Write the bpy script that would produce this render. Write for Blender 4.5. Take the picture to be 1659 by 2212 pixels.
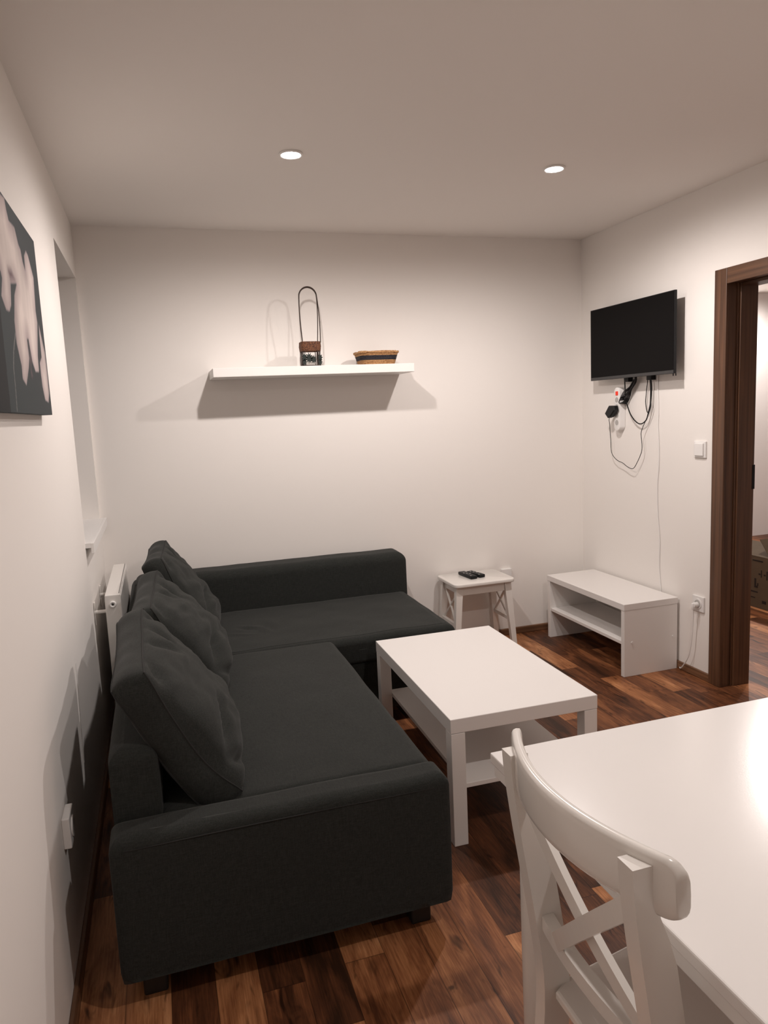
import bpy, bmesh, math, random
from mathutils import Vector, Matrix, noise
random.seed(7)
PI = math.pi
for o in list(bpy.data.objects):
    bpy.data.objects.remove(o, do_unlink=True)
sc = bpy.context.scene
C = sc.collection

# ------------------------------------------------------------------ camera
W, H = 2.942, 2.461            # room width, ceiling height
CX, CY, CZ = 0.3192, -4.0875, 1.4612
YAW, PITCH, ROLL, FPX = 0.2991, 0.1381, -0.0461, 1561.7
fwd = Vector((math.sin(YAW)*math.cos(PITCH), math.cos(YAW)*math.cos(PITCH), -math.sin(PITCH)))
rgt = Vector((math.cos(YAW), -math.sin(YAW), 0))
up = rgt.cross(fwd)
r2 = math.cos(ROLL)*rgt + math.sin(ROLL)*up
u2 = -math.sin(ROLL)*rgt + math.cos(ROLL)*up
camd = bpy.data.cameras.new('camera'); cam = bpy.data.objects.new('camera', camd); C.objects.link(cam)
m = Matrix.Identity(4)
for i in range(3):
    m[i][0] = r2[i]; m[i][1] = u2[i]; m[i][2] = -fwd[i]
m[0][3], m[1][3], m[2][3] = CX, CY, CZ
cam.matrix_world = m
camd.sensor_fit = 'VERTICAL'; camd.sensor_height = 36.0
camd.lens = FPX/2212*36.0
camd.clip_start = 0.02
sc.camera = cam

# ------------------------------------------------------------------ world, exposure
world = bpy.data.worlds.new('world'); sc.world = world; world.use_nodes = True
world.node_tree.nodes['Background'].inputs[0].default_value = (0.02, 0.022, 0.03, 1)
world.node_tree.nodes['Background'].inputs[1].default_value = 0.2
vs = sc.view_settings
sc.display_settings.display_device = 'sRGB'
vs.view_transform = 'Standard'; vs.look = 'None'; vs.gamma = 1; vs.use_curve_mapping = False
vs.exposure = 0.0

SPOTS = [(0.907, -1.179), (2.044, -1.198), (1.47, -3.45)]
HALL_SPOTS = [(4.00, -0.60), (5.65, 1.42)]
SPOT_POWER = [53.0, 53.0, 43.0]
HALL_POWER = [70.0, 105.0]
SPOT_COL = (1.0, 0.915, 0.875)
def spot_lamp(name, x, y, power):
    l = bpy.data.lights.new(name, 'SPOT'); l.shadow_soft_size = 0.028
    l.energy = power; l.color = SPOT_COL; l.spot_size = math.radians(178); l.spot_blend = 0.66
    o = bpy.data.objects.new(name, l); C.objects.link(o)
    o.location = (x, y, H-0.040)
    return o
for i, (x, y) in enumerate(SPOTS):
    spot_lamp('ceiling_spot_lamp', x, y, SPOT_POWER[i])
for i, (x, y) in enumerate(HALL_SPOTS):
    spot_lamp('hall_spot_lamp', x, y, HALL_POWER[i])

# ------------------------------------------------------------------ materials
def mat(name, col, rough=0.5, metal=0.0, spec=0.5, bump=None, emit=None, coat=0.0, vary=None, sheen=0.0):
    """bump = (scale, strength, distance) noise bump; vary = (scale, amount) tone variation"""
    m = bpy.data.materials.new(name); m.use_nodes = True
    nt = m.node_tree; b = nt.nodes['Principled BSDF']
    b.inputs['Base Color'].default_value = (*col, 1)
    b.inputs['Roughness'].default_value = rough
    b.inputs['Metallic'].default_value = metal
    b.inputs['Specular IOR Level'].default_value = spec
    b.inputs['Coat Weight'].default_value = coat
    b.inputs['Sheen Weight'].default_value = sheen
    if emit:
        b.inputs['Emission Color'].default_value = (*emit[0], 1)
        b.inputs['Emission Strength'].default_value = emit[1]
    tc = nt.nodes.new('ShaderNodeTexCoord')
    if vary:
        n = nt.nodes.new('ShaderNodeTexNoise'); n.inputs['Scale'].default_value = vary[0]; n.inputs['Detail'].default_value = 4
        r = nt.nodes.new('ShaderNodeMix'); r.data_type = 'RGBA'
        nt.links.new(tc.outputs['Object'], n.inputs['Vector'])
        nt.links.new(n.outputs['Fac'], r.inputs['Factor'])
        r.inputs[6].default_value = (*[c*(1-vary[1]) for c in col], 1)
        r.inputs[7].default_value = (*[min(1, c*(1+vary[1])) for c in col], 1)
        nt.links.new(r.outputs[2], b.inputs['Base Color'])
    if bump:
        n = nt.nodes.new('ShaderNodeTexNoise'); n.inputs['Scale'].default_value = bump[0]; n.inputs['Detail'].default_value = 3
        bp = nt.nodes.new('ShaderNodeBump'); bp.inputs['Strength'].default_value = bump[1]; bp.inputs['Distance'].default_value = bump[2]
        nt.links.new(tc.outputs['Object'], n.inputs['Vector'])
        nt.links.new(n.outputs['Fac'], bp.inputs['Height'])
        nt.links.new(bp.outputs['Normal'], b.inputs['Normal'])
    return m

def fabric_mat(name, col):
    m = bpy.data.materials.new(name); m.use_nodes = True
    nt = m.node_tree; b = nt.nodes['Principled BSDF']; L = nt.links.new
    tc = nt.nodes.new('ShaderNodeTexCoord')
    fac = []
    for sc3 in ((420, 420, 45), (45, 420, 420), (420, 45, 420)):
        mp = nt.nodes.new('ShaderNodeMapping'); mp.inputs['Scale'].default_value = sc3
        n = nt.nodes.new('ShaderNodeTexNoise'); n.inputs['Scale'].default_value = 1.0; n.inputs['Detail'].default_value = 2
        L(tc.outputs['Object'], mp.inputs['Vector']); L(mp.outputs['Vector'], n.inputs['Vector'])
        fac.append(n)
    a1 = nt.nodes.new('ShaderNodeMath'); a1.operation = 'ADD'
    a2 = nt.nodes.new('ShaderNodeMath'); a2.operation = 'ADD'
    L(fac[0].outputs['Fac'], a1.inputs[0]); L(fac[1].outputs['Fac'], a1.inputs[1])
    L(a1.outputs[0], a2.inputs[0]); L(fac[2].outputs['Fac'], a2.inputs[1])
    r = nt.nodes.new('ShaderNodeMapRange'); r.inputs['From Min'].default_value = 1.15; r.inputs['From Max'].default_value = 1.85
    L(a2.outputs[0], r.inputs['Value'])
    mx = nt.nodes.new('ShaderNodeMix'); mx.data_type = 'RGBA'
    mx.inputs[6].default_value = (*[c*0.72 for c in col], 1); mx.inputs[7].default_value = (*[c*1.3 for c in col], 1)
    L(r.outputs['Result'], mx.inputs['Factor']); L(mx.outputs[2], b.inputs['Base Color'])
    bp = nt.nodes.new('ShaderNodeBump'); bp.inputs['Strength'].default_value = 0.35; bp.inputs['Distance'].default_value = 0.0008
    L(a2.outputs[0], bp.inputs['Height']); L(bp.outputs['Normal'], b.inputs['Normal'])
    b.inputs['Roughness'].default_value = 0.95; b.inputs['Specular IOR Level'].default_value = 0.15
    b.inputs['Sheen Weight'].default_value = 0.08; b.inputs['Sheen Roughness'].default_value = 0.5
    return m

def floor_mat():
    m = bpy.data.materials.new('brown laminate boards'); m.use_nodes = True
    nt = m.node_tree; b = nt.nodes['Principled BSDF']; L = nt.links.new
    def M(op, a, bb=None, c=None):
        n = nt.nodes.new('ShaderNodeMath'); n.operation = op
        for i, v in enumerate((a, bb, c)):
            if v is None: continue
            if isinstance(v, (int, float)): n.inputs[i].default_value = v
            else: L(v, n.inputs[i])
        return n.outputs[0]
    tc = nt.nodes.new('ShaderNodeTexCoord'); sp = nt.nodes.new('ShaderNodeSeparateXYZ')
    L(tc.outputs['Object'], sp.inputs[0])
    X = M('DIVIDE', M('ADD', sp.outputs['X'], 9.91), 0.1115)
    col = M('FLOOR', X); fx = M('SUBTRACT', X, col)
    wn = nt.nodes.new('ShaderNodeTexWhiteNoise'); wn.noise_dimensions = '1D'; L(col, wn.inputs['W'])
    Y = M('ADD', M('DIVIDE', M('ADD', sp.outputs['Y'], 20.0), 0.72), M('MULTIPLY', wn.outputs['Value'], 7.0))
    row = M('FLOOR', Y); fy = M('SUBTRACT', Y, row)
    cb = nt.nodes.new('ShaderNodeCombineXYZ'); L(col, cb.inputs[0]); L(row, cb.inputs[1])
    w2 = nt.nodes.new('ShaderNodeTexWhiteNoise'); w2.noise_dimensions = '3D'; L(cb.outputs[0], w2.inputs['Vector'])
    # grain coordinates shifted for each board
    off = nt.nodes.new('ShaderNodeVectorMath'); off.operation = 'SCALE'; L(w2.outputs['Color'], off.inputs[0]); off.inputs['Scale'].default_value = 30
    ad = nt.nodes.new('ShaderNodeVectorMath'); ad.operation = 'ADD'; L(tc.outputs['Object'], ad.inputs[0]); L(off.outputs[0], ad.inputs[1])
    def nz(scale, det, dist=0.0, sc=1.0, rough=0.55):
        mp = nt.nodes.new('ShaderNodeMapping'); mp.inputs['Scale'].default_value = scale; L(ad.outputs[0], mp.inputs['Vector'])
        n = nt.nodes.new('ShaderNodeTexNoise'); n.inputs['Scale'].default_value = sc; n.inputs['Detail'].default_value = det
        n.inputs['Distortion'].default_value = dist; n.inputs['Roughness'].default_value = rough
        L(mp.outputs[0], n.inputs['Vector']); return n.outputs['Fac']
    patch = nz((16, 3.2, 1), 5, 0.8)
    grain = nz((210, 9, 1), 5, 0.3, 1.0, 0.65)
    knots = nz((24, 7, 1), 2, 1.2)
    tone = M('ADD', M('MULTIPLY', w2.outputs['Value'], 0.72), M('ADD', M('MULTIPLY', M('SUBTRACT', patch, 0.5), 1.25), M('MULTIPLY', M('SUBTRACT', grain, 0.5), 0.75)))
    tone = M('ADD', tone, 0.13)
    cr = nt.nodes.new('ShaderNodeValToRGB'); L(tone, cr.inputs[0])
    e = cr.color_ramp.elements
    e[0].position = 0.0; e[0].color = (0.036, 0.0150, 0.0075, 1)
    e[1].position = 1.0; e[1].color = (0.62, 0.30, 0.14, 1)
    for p, c in ((0.3, (0.115, 0.042, 0.0185, 1)), (0.55, (0.245, 0.093, 0.038, 1)), (0.8, (0.43, 0.185, 0.078, 1))):
        el = e.new(p); el.color = c
    dark = M('SMOOTH_MIN', 1.0, M('MULTIPLY', M('SUBTRACT', 0.80, knots), 5.0), 0.2)
    # joints
    jx = M('MINIMUM', fx, M('SUBTRACT', 1.0, fx)); jy = M('MINIMUM', fy, M('SUBTRACT', 1.0, fy))
    gx = M('GREATER_THAN', jx, 0.011); gy = M('GREATER_THAN', jy, 0.0018)
    g = M('ADD', M('MULTIPLY', M('MULTIPLY', gx, gy), 0.55), 0.45)
    k = M('MULTIPLY', g, M('MAXIMUM', dark, 0.3))
    mul = nt.nodes.new('ShaderNodeVectorMath'); mul.operation = 'SCALE'
    L(cr.outputs[0], mul.inputs[0]); L(k, mul.inputs['Scale'])
    L(mul.outputs[0], b.inputs['Base Color'])
    b.inputs['Roughness'].default_value = 0.45; b.inputs['Specular IOR Level'].default_value = 0.25
    bp = nt.nodes.new('ShaderNodeBump'); bp.inputs['Strength'].default_value = 0.25; bp.inputs['Distance'].default_value = 0.001
    L(M('ADD', M('MULTIPLY', g, 1.0), M('MULTIPLY', grain, 0.3)), bp.inputs['Height']); L(bp.outputs[0], b.inputs['Normal'])
    return m

def wood_mat(name, dark, light, axis='z', rough=0.45):
    m = bpy.data.materials.new(name); m.use_nodes = True
    nt = m.node_tree; b = nt.nodes['Principled BSDF']; L = nt.links.new
    tc = nt.nodes.new('ShaderNodeTexCoord'); mp = nt.nodes.new('ShaderNodeMapping')
    s = {'z': (55, 55, 1.6), 'y': (55, 1.6, 55), 'x': (1.6, 55, 55)}[axis]
    mp.inputs['Scale'].default_value = s
    n = nt.nodes.new('ShaderNodeTexNoise'); n.inputs['Scale'].default_value = 1; n.inputs['Detail'].default_value = 5; n.inputs['Distortion'].default_value = 0.4
    L(tc.outputs['Object'], mp.inputs[0]); L(mp.outputs[0], n.inputs['Vector'])
    cr = nt.nodes.new('ShaderNodeValToRGB'); L(n.outputs['Fac'], cr.inputs[0])
    cr.color_ramp.elements[0].position = 0.3; cr.color_ramp.elements[0].color = (*dark, 1)
    cr.color_ramp.elements[1].position = 0.7; cr.color_ramp.elements[1].color = (*light, 1)
    L(cr.outputs[0], b.inputs['Base Color']); b.inputs['Roughness'].default_value = rough
    return m

def weave_mat(name, a, bcol, scale, rough=0.8, depth=0.002):
    m = bpy.data.materials.new(name); m.use_nodes = True
    nt = m.node_tree; b = nt.nodes['Principled BSDF']; L = nt.links.new
    tc = nt.nodes.new('ShaderNodeTexCoord')
    w = nt.nodes.new('ShaderNodeTexVoronoi'); w.inputs['Scale'].default_value = scale
    mp = nt.nodes.new('ShaderNodeMapping'); mp.inputs['Scale'].default_value = (1, 1, 1.7)
    L(tc.outputs['Object'], mp.inputs[0]); L(mp.outputs[0], w.inputs['Vector'])
    cr = nt.nodes.new('ShaderNodeValToRGB'); L(w.outputs['Distance'], cr.inputs[0])
    cr.color_ramp.elements[0].position = 0.15; cr.color_ramp.elements[0].color = (*bcol, 1)
    cr.color_ramp.elements[1].position = 0.75; cr.color_ramp.elements[1].color = (*a, 1)
    L(cr.outputs[0], b.inputs['Base Color']); b.inputs['Roughness'].default_value = rough
    bp = nt.nodes.new('ShaderNodeBump'); bp.inputs['Strength'].default_value = 0.6; bp.inputs['Distance'].default_value = depth
    bp.invert = True
    L(w.outputs['Distance'], bp.inputs['Height']); L(bp.outputs[0], b.inputs['Normal'])
    return m

M_wall = mat('white wall paint', (0.87, 0.83, 0.79), 0.75, spec=0.25, bump=(140, 0.06, 0.001))
M_ceil = mat('ceiling paint', (0.88, 0.84, 0.80), 0.85, spec=0.15, bump=(90, 0.04, 0.001))
M_floor = floor_mat()
M_base = wood_mat('baseboard wood', (0.10, 0.045, 0.022), (0.24, 0.12, 0.06), 'y')
M_basex = wood_mat('baseboard wood along back', (0.10, 0.045, 0.022), (0.24, 0.12, 0.06), 'x')
M_door = wood_mat('dark walnut veneer', (0.060, 0.027, 0.014), (0.145, 0.068, 0.034), 'z', 0.4)
M_doorh = wood_mat('dark walnut veneer across', (0.060, 0.027, 0.014), (0.145, 0.068, 0.034), 'y', 0.4)
M_fab = fabric_mat('charcoal linen', (0.0240, 0.0258, 0.0235))
M_seam = mat('dark seam', (0.014, 0.014, 0.013), 0.9)
M_blackleg = mat('black plastic leg', (0.012, 0.012, 0.012), 0.5)
M_lam = mat('white laminate', (0.84, 0.81, 0.78), 0.38, spec=0.45)
M_lamtop = mat('white table top laminate', (0.83, 0.80, 0.775), 0.19, spec=0.5, bump=(260, 0.10, 0.0004))
M_lacq = mat('white lacquered wood', (0.82, 0.785, 0.74), 0.22, spec=0.5, coat=0.4)
M_plast = mat('white plastic', (0.84, 0.82, 0.80), 0.35)
M_plastg = mat('grey socket recess', (0.45, 0.43, 0.41), 0.5)
M_rad = mat('white enamelled steel', (0.82, 0.79, 0.75), 0.35)
M_radd = mat('radiator grille dark', (0.25, 0.24, 0.23), 0.5)
M_metal = mat('brushed steel', (0.55, 0.54, 0.52), 0.3, metal=1)
M_black = mat('black plastic', (0.009, 0.009, 0.010), 0.45, spec=0.25)
M_screen = mat('black screen', (0.006, 0.0055, 0.0055), 0.30, spec=0.05)
M_bezel = mat('dark grey bezel', (0.035, 0.035, 0.036), 0.35)
M_red = mat('red rocker switch', (0.75, 0.03, 0.01), 0.3, emit=((1.0, 0.06, 0.02), 0.2))
M_lens = mat('lit lamp lens', (1, 1, 1), 0.5, emit=((1.0, 0.97, 0.95), 40))
M_glass = mat('dark window glass', (0.02, 0.025, 0.03), 0.05)
M_wick = weave_mat('straw wicker', (0.30, 0.145, 0.055), (0.56, 0.33, 0.15), 120)
M_wickd = weave_mat('dark wicker band', (0.012, 0.010, 0.014), (0.04, 0.035, 0.045), 120)
M_bark = weave_mat('brown bark band', (0.055, 0.018, 0.008), (0.21, 0.085, 0.035), 150)
M_twig = mat('dark brown twig', (0.035, 0.018, 0.012), 0.6, vary=(60, 0.4))
M_leafd = mat('dark green dried leaf', (0.007, 0.013, 0.010), 0.7)
M_card = mat('brown cardboard', (0.105, 0.075, 0.045), 0.85, vary=(14, 0.15))
M_cardy = mat('yellow printed cardboard', (0.62, 0.42, 0.07), 0.7)
M_cardw = mat('pale printed cardboard', (0.42, 0.33, 0.29), 0.75)
M_ink = mat('black print', (0.012, 0.008, 0.006), 0.8)
M_hall = mat('hall wall paint', (0.82, 0.79, 0.77), 0.75, spec=0.2)

# ------------------------------------------------------------------ mesh helpers
def merge(bm, t, M=None):
    if M is not None: bmesh.ops.transform(t, matrix=M, verts=t.verts)
    me = bpy.data.meshes.new('tmp'); t.to_mesh(me); t.free(); bm.from_mesh(me); bpy.data.meshes.remove(me)
def box(bm, x0, x1, y0, y1, z0, z1, bev=0.0, seg=2, M=None):
    t = bmesh.new(); bmesh.ops.create_cube(t, size=1)
    for v in t.verts:
        v.co = Vector(((x0+x1)/2+v.co.x*(x1-x0), (y0+y1)/2+v.co.y*(y1-y0), (z0+z1)/2+v.co.z*(z1-z0)))
    if bev > 0: bmesh.ops.bevel(t, geom=list(t.edges), offset=bev, segments=seg, profile=0.5, affect='EDGES')
    merge(bm, t, M)
def cyl(bm, p0, p1, ra, rb=None, n=20):
    p0, p1 = Vector(p0), Vector(p1); rb = ra if rb is None else rb
    d = p1-p0; t = bmesh.new()
    bmesh.ops.create_cone(t, cap_ends=True, segments=n, radius1=ra, radius2=rb, depth=d.length)
    q = d.to_track_quat('Z', 'Y').to_matrix().to_4x4()
    merge(bm, t, Matrix.Translation((p0+p1)/2) @ q)
def lathe(bm, prof, cx, cy, n=28):
    """prof: list of (radius, z)"""
    rings = []
    for r, z in prof:
        rings.append([bm.verts.new((cx+r*math.cos(2*PI*i/n), cy+r*math.sin(2*PI*i/n), z)) for i in range(n)])
    for a, b in zip(rings, rings[1:]):
        for i in range(n):
            bm.faces.new((a[i], a[(i+1) % n], b[(i+1) % n], b[i]))
    bm.faces.new(list(reversed(rings[0]))); bm.faces.new(rings[-1])
def smooth_pts(pts, k=6):
    P = [Vector(p) for p in pts]; out = []
    for i in range(len(P)-1):
        p0 = P[max(i-1, 0)]; p1 = P[i]; p2 = P[i+1]; p3 = P[min(i+2, len(P)-1)]
        for j in range(k):
            t = j/k
            out.append(0.5*((2*p1)+(-p0+p2)*t+(2*p0-5*p1+4*p2-p3)*t*t+(-p0+3*p1-3*p2+p3)*t**3))
    out.append(P[-1]); return out
def tube(bm, pts, r, n=8, k=6, closed=False):
    P = smooth_pts(pts, k) if k > 1 else [Vector(p) for p in pts]
    if closed and (P[0]-P[-1]).length < 1e-6: P = P[:-1]
    N = len(P); rings = []; prev = None
    for i in range(N):
        a = P[(i-1) % N] if closed else P[max(i-1, 0)]
        b = P[(i+1) % N] if closed else P[min(i+1, N-1)]
        t = (b-a)
        if t.length < 1e-9: t = Vector((0, 0, 1))
        t.normalize()
        if prev is None:
            u = t.orthogonal().normalized()
        else:
            u = prev - t*prev.dot(t)
            u = u.normalized() if u.length > 1e-6 else t.orthogonal().normalized()
        prev = u; v = t.cross(u)
        rr = r(i/(N-1)) if callable(r) else r
        rings.append([bm.verts.new(P[i]+u*rr*math.cos(2*PI*j/n)+v*rr*math.sin(2*PI*j/n)) for j in range(n)])
    rng = range(N) if closed else range(N-1)
    for i in rng:
        a, b = rings[i], rings[(i+1) % N]
        for j in range(n):
            bm.faces.new((a[j], a[(j+1) % n], b[(j+1) % n], b[j]))
    if not closed:
        bm.faces.new(list(reversed(rings[0]))); bm.faces.new(rings[-1])
def softbox(bm, x0, x1, y0, y1, z0, z1, r=0.04, cuts=22, puff=0.0, wr=0.0, seed=0, rb=None, M=None, folds=()):
    """rounded upholstered block; puff domes the top, wr adds soft wrinkles"""
    t = bmesh.new(); bmesh.ops.create_cube(t, size=2)
    bmesh.ops.subdivide_edges(t, edges=list(t.edges), cuts=cuts, use_grid_fill=True)
    hx, hy, hz = (x1-x0)/2, (y1-y0)/2, (z1-z0)/2
    r = min(r, hx*.98, hy*.98, hz*1.9)
    def warp(a, h):       # pack more rows near the rounded rims
        w = math.sin(a*PI/2)
        return (0.55*a+0.45*w)*h
    rv = min(rb if rb is not None else 0.012, hx*.9, hy*.9)
    for v in t.verts:
        a, b, c = v.co
        p = Vector((warp(a, hx), warp(b, hy), 0))
        q = Vector((max(-hx+rv, min(hx-rv, p.x)), max(-hy+rv, min(hy-rv, p.y)), 0))
        d = p-q
        if d.length > 1e-9: p = q+d.normalized()*rv
        if c > 0.4:
            th = (c-0.4)/0.6*PI/2; z = hz-r+r*math.sin(th); ins = r*(1-math.cos(th))
        else:
            f = (c+1)/1.4; z = -hz+(2*hz-r)*f; ins = 0.004*max(0, 1-f*12)
        p = Vector((p.x*(hx-ins)/hx, p.y*(hy-ins)/hy, z))
        if c > 0.2: p.z += puff*(1-a*a)*(1-b*b)*(c-0.2)/0.8
        if wr:
            s = noise.noise(Vector((p.x*5+seed, p.y*5, p.z*5)))+0.5*noise.noise(Vector((p.x*11, p.y*11+seed, p.z*11)))
            p.z += wr*s*(1 if c > 0 else 0)
            p.x += wr*0.5*noise.noise(Vector((p.y*5, p.z*6, seed)))
            p.y += wr*0.5*noise.noise(Vector((p.x*5, p.z*6, seed+3)))
        wp = p+Vector(((x0+x1)/2, (y0+y1)/2, (z0+z1)/2))
        if c > .5:
            for (fx, fy, fd, fl, fw, fa) in folds:
                u = (wp.x-fx)*math.cos(fd)+(wp.y-fy)*math.sin(fd); w = -(wp.x-fx)*math.sin(fd)+(wp.y-fy)*math.cos(fd)
                wp.z += fa*math.exp(-(w/fw)**2)*math.exp(-(u/fl)**2)
        v.co = wp
    merge(bm, t, M)
def sweep_box(bm, path, w_y, d_x):
    """box section swept along (x, z) path points at a fixed y centre; path = [(x, y, z)], sizes along y and x"""
    rings = []
    for i, p in enumerate(path):
        wy = w_y(i/(len(path)-1)) if callable(w_y) else w_y
        dx = d_x(i/(len(path)-1)) if callable(d_x) else d_x
        x, y, z = p
        rings.append([bm.verts.new((x-dx/2, y-wy/2, z)), bm.verts.new((x+dx/2, y-wy/2, z)), bm.verts.new((x+dx/2, y+wy/2, z)), bm.verts.new((x-dx/2, y+wy/2, z))])
    for a, b in zip(rings, rings[1:]):
        for j in range(4): bm.faces.new((a[j], a[(j+1) % 4], b[(j+1) % 4], b[j]))
    bm.faces.new(list(reversed(rings[0]))); bm.faces.new(rings[-1])

ROOT = {}
def thing(name, label, cat, loc, group=None):
    o = bpy.data.objects.new(name, None); C.objects.link(o); o.location = loc; o.empty_display_size = 0.05
    o['label'] = label; o['category'] = cat
    if group: o['group'] = group
    return o
def obj(name, bm, m, parent=None, smooth=False, origin=None, angle=35):
    """one mesh object from bm (world coordinates); a child is stored relative to its thing's base"""
    bmesh.ops.recalc_face_normals(bm, faces=bm.faces)
    root = parent; off = Vector((0, 0, 0))
    while root is not None:
        off += Vector(root.location); root = root.parent
    if parent is None:
        if origin is None:
            xs = [v.co for v in bm.verts]
            origin = ((min(v.x for v in xs)+max(v.x for v in xs))/2, (min(v.y for v in xs)+max(v.y for v in xs))/2, min(v.z for v in xs))
        off = Vector(origin)
    bmesh.ops.translate(bm, verts=bm.verts, vec=-off)
    me = bpy.data.meshes.new(name); bm.to_mesh(me); bm.free()
    ms = m if isinstance(m, (list, tuple)) else [m]
    for q in ms: me.materials.append(q)
    if smooth:
        for p in me.polygons: p.use_smooth = True
        if angle < 180: me.set_sharp_from_angle(angle=math.radians(angle))
    o = bpy.data.objects.new(name, me); C.objects.link(o)
    if parent is None: o.location = off
    else: o.parent = parent
    return o
def B(): return bmesh.new()
def part(name, m, parent, *a, bev=0.0, seg=2, **k):
    bm = B(); box(bm, *a, bev=bev, seg=seg); return obj(name, bm, m, parent, **k)
def tag(o, label, cat, group=None):
    o['label'] = label; o['category'] = cat
    if group: o['group'] = group
    return o
def struct(name, bm, m, smooth=False):
    o = obj(name, bm, m, None, smooth, origin=(0, 0, 0)); o['kind'] = 'structure'; return o
def slab(name, m, *boxes):
    bm = B()
    for b in boxes: box(bm, *b)
    return struct(name, bm, m)

# ------------------------------------------------------------------ the room
YN = -5.3                      # wall behind the camera
HX, HY0, HY1 = 7.2, -3.2, 1.87 # room beyond the door
WT = 0.15
slab('floor', M_floor, (-0.3, HX+.1, YN-.1, HY1+.1, -0.06, 0.0))
slab('ceiling', M_ceil, (-0.3, HX+.1, YN-.1, HY1+.1, H, H+0.06))
slab('wall_back', M_wall, (-0.3, W+WT, 0, 0.12, 0, H))
ny0, ny1, nz0, nz1 = -0.863, -0.03, 0.945, 2.20
slab('wall_left', M_wall, (-0.3, 0, YN, ny0, 0, H), (-0.3, 0, ny1, 0, 0, H), (-0.3, 0, ny0, ny1, 0, nz0), (-0.3, 0, ny0, ny1, nz1, H))
dy1, dy0, dz = -1.235, -2.035, 1.985   # door opening
slab('wall_right', M_wall, (W, W+WT, dy1+.03, 0, 0, H), (W, W+WT, YN, dy0-.03, 0, H), (W, W+WT, dy0-.03, dy1+.03, dz+.03, H))
slab('wall_near', M_wall, (-0.3, W+WT, YN-.1, YN, 0, H))
slab('wall_hall_far', M_hall, (W+WT, HX, HY1, HY1+.1, 0, H))
slab('wall_hall_right', M_hall, (HX, HX+.1, HY0, HY1, 0, H))
slab('wall_hall_near', M_hall, (W+WT, HX, HY0-.1, HY0, 0, H))
slab('wall_hall_left', M_hall, (W, W+WT, 0.12, HY1, 0, H))
# baseboards
def skirting(name, m, *b):
    bm = B(); box(bm, *b, bev=0.003, seg=1); return struct(name, bm, m)
skirting('baseboard_back', M_basex, 0.0, W, -0.014, 0, 0, 0.042)
skirting('baseboard_right', M_base, W-0.014, W, -1.165, -0.014, 0, 0.042)
skirting('baseboard_right_near', M_base, W-0.014, W, YN, -2.115, 0, 0.042)
skirting('baseboard_left', M_base, 0, 0.014, YN, -0.014, 0, 0.042)

# window in its recess (left wall)
bm = B()
for b in ((-.24, -.18, ny0, ny0+.06, nz0+.03, nz1), (-.24, -.18, ny1-.06, ny1, nz0+.03, nz1), (-.24, -.18, ny0+.06, ny1-.06, nz1-.06, nz1), (-.24, -.18, ny0+.06, ny1-.06, nz0+.03, nz0+.09)):
    box(bm, *b, bev=0.004)
wf = struct('window_1', bm, M_plast)
p = part('window_pane', M_glass, wf, -.215, -.205, ny0+.06, ny1-.06, nz0+.09, nz1-.06)
bm = B()
box(bm, -.18, 0.022, ny0-.012, ny1+.012, 0.952, 0.972)
box(bm, 0.022, 0.034, ny0-.012, ny1+.012, 0.928, 0.972, bev=0.001, seg=1)
sill = obj('window_sill', bm, M_plast, wf)

# door casing
bm = B()
box(bm, W-.016, W, dy1-.005, dy1+.073, 0, dz+.068, bev=0.003)
box(bm, W-.016, W, dy0-.073, dy0+.005, 0, dz+.068, bev=0.003)
door = struct('door_1', bm, M_door)
bm = B(); box(bm, W-.016, W, dy0+.005, dy1-.005, dz-.005, dz+.068, bev=0.003); obj('head_casing', bm, M_doorh, door)
bm = B()
for (a, b) in ((dy1, dy1+.03), (dy0-.03, dy0)):
    box(bm, W-.002, W+WT+.012, a, b, 0, dz+.03)
# stop strips
box(bm, W+.050, W+.062, dy1-.006, dy1, 0, dz, bev=0.002)
box(bm, W+.062, W+WT+.012, dy1-.014, dy1, 0, dz, bev=0.002)
box(bm, W+.062, W+WT+.012, dy0, dy0+.014, 0, dz, bev=0.002)
obj('jamb', bm, M_door, door)
bm = B(); box(bm, W-.002, W+WT+.012, dy0, dy1, dz, dz+.03); box(bm, W+.062, W+WT+.012, dy0+.014, dy1-.014, dz-.014, dz, bev=0.002)
obj('head_jamb', bm, M_doorh, door)
bm = B(); box(bm, W+WT+.0, W+WT+.016, dy1-.016, dy1-.012, 1.0, 1.12, bev=0.001); obj('strike_plate', bm, M_black, door)

# ------------------------------------------------------------------ ceiling spots
for i, (x, y) in enumerate(SPOTS[:2]):
    t = thing('ceiling_spotlight', ['left one of the two lit round ceiling spotlights, above the wall shelf', 'right one of the two lit round ceiling spotlights, nearer the television'][i], 'ceiling light', (x, y, H-0.006), 'lit spotlights in the ceiling')
    bm = B(); tube(bm, [(x+.041*math.cos(a), y+.041*math.sin(a), H-.003) for a in [2*PI*j/32 for j in range(32)]], 0.005, 8, 1, True)
    obj('trim_ring', bm, M_plast, t, True)
    bm = B(); lathe(bm, [(0.036, H-.0065), (0.037, H-.003), (0.037, H-.0005)], x, y, 32)
    obj('lamp_lens', bm, M_lens, t)
for i, (x, y) in enumerate(SPOTS[2:]+HALL_SPOTS):
    t = thing('ceiling_spotlight', ['round ceiling spotlight above the dining table', 'round ceiling spotlight above the cardboard box beyond the door', 'round ceiling spotlight by the far wall beyond the door'][i], 'ceiling light', (x, y, H-0.006), 'spotlights outside the view')
    bm = B(); tube(bm, [(x+.041*math.cos(a), y+.041*math.sin(a), H-.003) for a in [2*PI*j/32 for j in range(32)]], 0.005, 8, 1, True)
    obj('trim_ring', bm, M_plast, t, True)
    bm = B(); lathe(bm, [(0.036, H-.0065), (0.037, H-.003), (0.037, H-.0005)], x, y, 32)
    obj('lamp_lens', bm, M_lens, t)

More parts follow.
